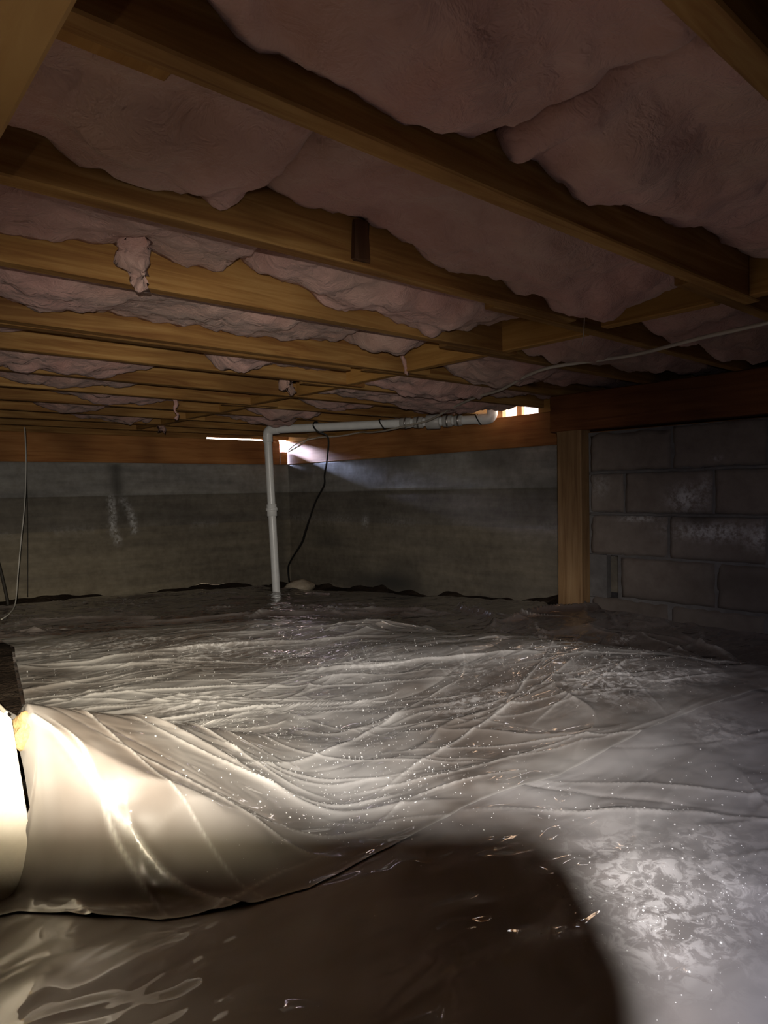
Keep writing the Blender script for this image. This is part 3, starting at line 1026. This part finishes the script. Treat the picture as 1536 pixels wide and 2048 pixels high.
v, u = np.meshgrid(np.linspace(0, 1, 430), np.linspace(0, 1, 360), indexing='ij')
Y0 = -.8 + v * 5.55
xl = np.interp(Y0, [-.8, 1.2, 1.5, 1.94, 2.37, 2.9, 3.10, 3.4, 5], [-.3, -.3, .33, .42, .495, .59, .30, -.5, -.5])  # same notch here, so the soil gap imitating the post shadow stays open
X = xl + u * (fx1(Y0) - xl) + .03 * fbm(Y0 * 6, u * 0, 51, 3) * u
Y = Y0 + v ** 3 * (.14 * fbm(X * 3.2, X * 0, 61, 3) - .12 * np.clip((X - 2.2) / .5, 0, 1))
sp = rand_creases(150, (.2, 3.0), (2.5, 4.6), 17, -.55, .5, (.12, .7), (.004, .018), (.006, .018))
sp += rand_creases(60, (2.1, 3.0), (.6, 2.6), 18, .8, .6, (.12, .6), (.004, .014), (.006, .014))
sp += [(1.6, 3.0, -.55, 2.2, .03, .05, .05), (1.1, 3.6, -.5, 1.6, .025, .045, .03), (2.3, 2.75, -.9, 1.0, .03, .04, .03), (2.6, 2.3, 1.0, .9, .04, .03, .0), (2.75, 1.9, -.6, .7, .045, .03, .0)]
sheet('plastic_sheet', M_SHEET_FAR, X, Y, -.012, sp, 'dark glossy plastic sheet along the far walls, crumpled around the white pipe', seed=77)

# beads of condensation on the plastic: far too many and too small to count
def droplets():
    r = np.random.default_rng(5)
    cl = [(.80, 1.05, .16, .20, 500), (.62, 1.35, .14, .16, 260), (1.05, 1.25, .15, .15, 380), (1.30, 1.62, .12, .14, 300), (1.25, 1.85, .12, .12, 260), (.95, 2.15, .20, .14, 240), (1.45, 1.05, .16, .12, 320),
          (1.65, 1.15, .12, .10, 220), (.45, 1.25, .10, .08, 60), (.85, .42, .10, .07, 260), (1.15, .55, .18, .10, 160), (1.8, .95, .12, .14, 240), (.72, .93, .16, .06, 200), (1.5, 1.5, .3, .4, 300), (.6, 1.9, .2, .3, 160)]
    P = []
    for (x, y, sx, sy, n) in cl:
        P.append(np.stack([r.normal(x, sx, n), r.normal(y, sy, n)], -1))
    P = np.concatenate(P)
    P = P[(P[:, 0] > .32) & (P[:, 0] < 2.05) & (P[:, 1] < 2.5)]
    R = np.clip(r.lognormal(math.log(.0008), .38, len(P)), .0004, .0021)
    ang = np.arange(6) * math.pi / 3
    ring0 = np.stack([np.cos(ang), np.sin(ang), ang * 0 - .2], -1)
    ring1 = np.stack([.7 * np.cos(ang + .5), .7 * np.sin(ang + .5), ang * 0 + .55], -1)
    unit = np.concatenate([ring0, ring1, [[0, 0, .8]]])
    f = []
    for k in range(6):
        j = (k + 1) % 6
        f += [(k, j, 6 + k), (j, 6 + j, 6 + k), (6 + k, 6 + j, 12)]
    f = np.array(f)
    from mathutils.bvhtree import BVHTree
    z = []
    keep = []
    dg = bpy.context.evaluated_depsgraph_get()
    for i, (x, y) in enumerate(P):
        best = None
        for o in SHEETS:
            hit, loc, nor, idx = o.ray_cast(Vector((x, y, 0)), Vector((0, 0, -1)))
            if hit and (best is None or loc.z > best): best = loc.z
        if best is not None:
            z.append(best); keep.append(i)
    P = P[keep]; R = R[keep]; z = np.array(z)
    V = unit[None] * R[:, None, None] + np.concatenate([P, z[:, None]], 1)[:, None]
    F = f[None] + (np.arange(len(P)) * 13)[:, None, None]
    me = mesh_np('condensation_droplets', V.reshape(-1, 3), F.reshape(-1, 3))
    o = link('condensation_droplets', me, M_DROP, None, (0, 0, 0), True)
    tag(o, 'tiny beads of condensation scattered over the middle plastic sheet', 'droplets', kind='stuff')


M_DROP = plain('water_bead', (0.74, 0.74, 0.72), 0.12, spec=0.9)
bpy.context.view_layer.update()
droplets()

# ---------------------------------------------------------------- white discharge pipe
PR = .0275
P0 = Vector((2.465, 4.005, -.70)); P1 = Vector((2.446, 4.04, .428)); P2 = Vector((3.195, 2.675, .418)); P3 = Vector((3.205, 2.655, .69))
pipe = empty('drain_pipe', P0)
tag(pipe, 'white plastic drain pipe rising from the ground, then running right under the joists', 'pipe')


def pp(name, pts, r, mat=M_PVC, n=20, parent=pipe):
    bm = bmesh.new()
    bm_tube(bm, [Vector(p) - P0 for p in pts], r, n)
    o = from_bm(name, bm, mat, parent, (0, 0, 0), True)
    md = o.modifiers.new('edges', 'EDGE_SPLIT'); md.split_angle = math.radians(50)
    return o


def lerp(a, b, t):
    return a + (b - a) * t


pp('riser', [P0, lerp(P0, P1, .97)], PR)
dirH = (P2 - P1).normalized(); dirV = (P1 - P0).normalized()
pp('run', [P1 + dirH * .03, P2 - dirH * .02], PR)


def elbow(name, corner, a, b, parent=pipe):
    """moulded 90 degree elbow with socket collars; a and b point away from the corner"""
    r = .045
    pts = [corner + a * .085, corner + a * r]
    for k in range(1, 8):
        t = k / 8
        pts.append(corner + a * r * (1 - t) ** 2 + b * r * t ** 2)
    pts += [corner + b * r, corner + b * .085]
    return pp(name, pts, PR + .006, n=20, parent=parent)


elbow('elbow', P1, -dirV, dirH)
elbow('elbow', P2, -dirH, Vector((0, 0, 1)))
pp('outlet', [P2 + Vector((0, 0, .05)), P3], PR)


def ring(name, c, ax, r, h, mat=M_PVC, parent=pipe):
    return pp(name, [c - ax * h / 2, c - ax * (h / 2 - .003), c + ax * (h / 2 - .003), c + ax * h / 2], [r - .003, r, r, r - .003], mat, 20, parent)


cz = lerp(P0, P1, .51)
co = ring('coupling', cz, dirV, PR + .007, .085)
ring('coupling_flange', cz + dirV * .005, dirV, PR + .014, .022, parent=co)
# rubber check valve with clamps on the run
Lh = (P2 - P1).length
for y, r, h, m, nm in [(3.16, .034, .07, M_CLEAR, 'valve_collar'), (3.085, .036, .06, M_CLEAR, 'valve_collar'), (3.00, .046, .085, M_CLEAR, 'check_valve'), (2.92, .036, .06, M_CLEAR, 'valve_collar'), (2.86, .033, .05, M_CLEAR, 'valve_collar')]:
    t = (y - P1.y) / (P2.y - P1.y)
    q = ring(nm, lerp(P1, P2, t), dirH, r, h, m)
    if nm == 'valve_collar':
        ring('hose_clamp', lerp(P1, P2, t), dirH, r + .003, .012, M_STEEL, q)


def tie(t, parent, tilt=.55):
    c = lerp(P1, P2, t)
    a = (dirH + Vector((0, 0, tilt))).normalized()
    u = a.cross(Vector((0, 0, 1))).normalized(); w = a.cross(u)
    pts = []
    for k in range(25):
        g = 2 * math.pi * k / 24
        d = u * math.cos(g) + w * math.sin(g)
        dn = d - dirH * d.dot(dirH)
        pts.append(c + d * (PR + .004) / max(dn.length, .4))
    bm = bmesh.new()
    bm_tube(bm, [p - P0 for p in pts], .0045, 6, cap=False)
    return from_bm('cable_tie', bm, M_BLACK, parent, (0, 0, 0), True)


tie((3.30 - P1.y) / (P2.y - P1.y), pipe)
tie((2.75 - P1.y) / (P2.y - P1.y), pipe)

# ---------------------------------------------------------------- cords, cables, strings
bc = [(4.245, .524), (4.196, .455), (4.095, .399), (4.114, .232), (4.15, .121), (4.159, .045), (4.282, -.087), (4.413, -.304), (4.473, -.405), (4.639, -.555), (4.687, -.632), (4.675, -.735)]
pts = []
for k, (y, z) in enumerate(bc):
    s = .872 + .095 * (k / 11) ** 1.0
    pts.append((3.0 * s, y * s, z * s))
w1 = Vector(pts[0]); 
t0 = (3.70 - P1.y) / (P2.y - P1.y); cc = lerp(P1, P2, t0)
start = [cc + Vector((.05, .02, -.03)), cc + Vector((.03, .03, .025)), cc + Vector((-.005, .03, .037)), cc + Vector((-.032, .01, .008)), cc + Vector((-.020, -.018, -.030))]
o = tube('power_cord', start + [Vector(p) for p in pts[2:]], .0058, M_BLACK, n=8, loc=pts[-1])
tag(o, 'black power cord wrapped over the white pipe and hanging in front of the wall', 'cord')
pts2 = [(Vector(p) + Vector((.012, .02 + .01 * math.sin(k), -.004))) for k, p in enumerate(pts[6:])]
o = tube('float_cord', pts2, .0045, M_BLACK, n=8, loc=pts2[-1])
tag(o, 'second thin black cord running beside the power cord down to the ground', 'cord')

wire = [(1.96, .35, .452), (2.031, .72, .440), (2.072, .923, .440), (2.144, 1.155, .440), (2.135, 1.299, .440), (2.112, 1.491, .440), (2.20, 1.68, .438), (2.35, 1.92, .430), (2.5, 2.2, .440), (2.68, 2.54, .431), (2.82, 2.84, .405), (2.87, 3.10, .395), (2.93, 3.364, .390), (3.08, 3.70, .410), (3.285, 4.06, .447), (3.285, 4.32, .437), (3.285, 4.60, .447), (3.27, 4.85, .425), (3.255, 4.97, .392), (3.25, 5.03, .352), (3.245, 4.93, .372), (3.255, 4.83, .40), (3.27, 4.74, .447)]
o = tube('white_cable', wire, .0064, M_CABLE, n=8, loc=(2.1, 1.3, .44))
tag(o, 'off-white cable strung under the joists to the pipe and looped at the corner', 'cable')

o = tube('string', [(.994, 4.3, .40), (.994, 4.3, .212), (.981, 4.3, -.019), (.953, 4.3, -.248), (.925, 4.27, -.43), (.87, 4.1, -.575), (.80, 3.9, -.60), (.74, 3.8, -.612)], .0035, M_STRING, n=6, loc=(.994, 4.3, .46))
tag(o, 'thin pale string hanging down at the far left', 'string')
o = tube('dark_wire', [(1.182, YW - .022, .44), (1.182, YW - .014, .234), (1.176, YW - .014, -.194), (1.160, YW - .014, -.690)], .0035, M_DARKWIRE, n=6, loc=(1.17, YW - .01, -.69))
tag(o, 'thin dark wire running straight down the left concrete wall', 'wire')
o = tube('hanging_cable', [(.80, 4.85, .0), (.86, 4.8, -.15), (.905, 4.75, -.345), (.93, 4.72, -.48), (.952, 4.70, -.64), (.955, 4.70, -.67)], .009, M_DARKWIRE, n=8, loc=(.955, 4.7, -.67))
tag(o, 'thick dark cord slanting to the ground at the left edge beside the string', 'cord')
o = tube('cobweb_strand', [(1.643, 1.045, .50), (1.640, 1.045, .44), (1.632, 1.046, .385)], .0012, M_STRING, n=5, loc=(1.643, 1.045, .5))
tag(o, 'fine pale strand dangling beside the cut joist end near the blocking', 'strand')

# ---------------------------------------------------------------- outside, seen through the vent gap
tag(box('ground_outside', (XW + .25, -8, -.25), (14, 14, -.20), M_GROUND, bevel=0), 'pale ground outdoors beyond the vent gap', kind='structure')
o = empty('fence', (4.3, 3.9, -.2))
tag(o, 'sunlit pale board screen seen through the vent gap', 'fence')
for k in range(12):
    box('plank', (0, -1.3 + k * .24, 0), (.03, -1.3 + k * .24 + .215, 1.5), M_SIDING if k % 3 else M_PALEWOOD, o, bevel=.004)
o = box('wood_stud', (XW + .06, 2.74, ZS - .01), (XW + .10, 2.79, ZT + .2), M_PALEWOOD, bevel=.003)
tag(o, 'pale wood trim standing in the bright vent gap', 'trim')
o = box('wood_stud', (XW + .10, 2.62, ZS - .01), (XW + .13, 2.66, ZT + .2), M_PALEWOOD, bevel=.003)
tag(o, 'narrow pale wood strip in the middle of the bright vent gap', 'trim')

# ---------------------------------------------------------------- the photographer's phone (casts the rounded shadow)
def rounded_slab(w, h, d, r, n=8):
    bm = bmesh.new()
    prof = []
    for (sx, sy, a0) in ((1, 1, 0), (-1, 1, 90), (-1, -1, 180), (1, -1, 270)):
        for k in range(n + 1):
            a = math.radians(a0 + 90 * k / n)
            prof.append((sx * (w / 2 - r) + r * math.cos(a), sy * (h / 2 - r) + r * math.sin(a)))
    f = [bm.verts.new((x, y, 0)) for x, y in prof]
    b = [bm.verts.new((x, y, d)) for x, y in prof]
    m = len(prof)
    for k in range(m):
        bm.faces.new((f[k], f[(k + 1) % m], b[(k + 1) % m], b[k]))
    bm.faces.new(f[::-1]); bm.faces.new(b)
    return bm


PW, PH = .078, .160
phone = empty('phone', C(.0145 - PW / 2, .0150 - PH / 2, -.004))
phone.rotation_euler = cam.matrix_world.to_euler()
tag(phone, 'dark smartphone held upright at the viewpoint', 'phone')
from_bm('phone_body', rounded_slab(PW, PH, .008, .0070), M_PHONE, phone)
from_bm('phone_screen', rounded_slab(PW - .005, PH - .005, .0006, .0050), M_BLACK, phone, (0, 0, .008))
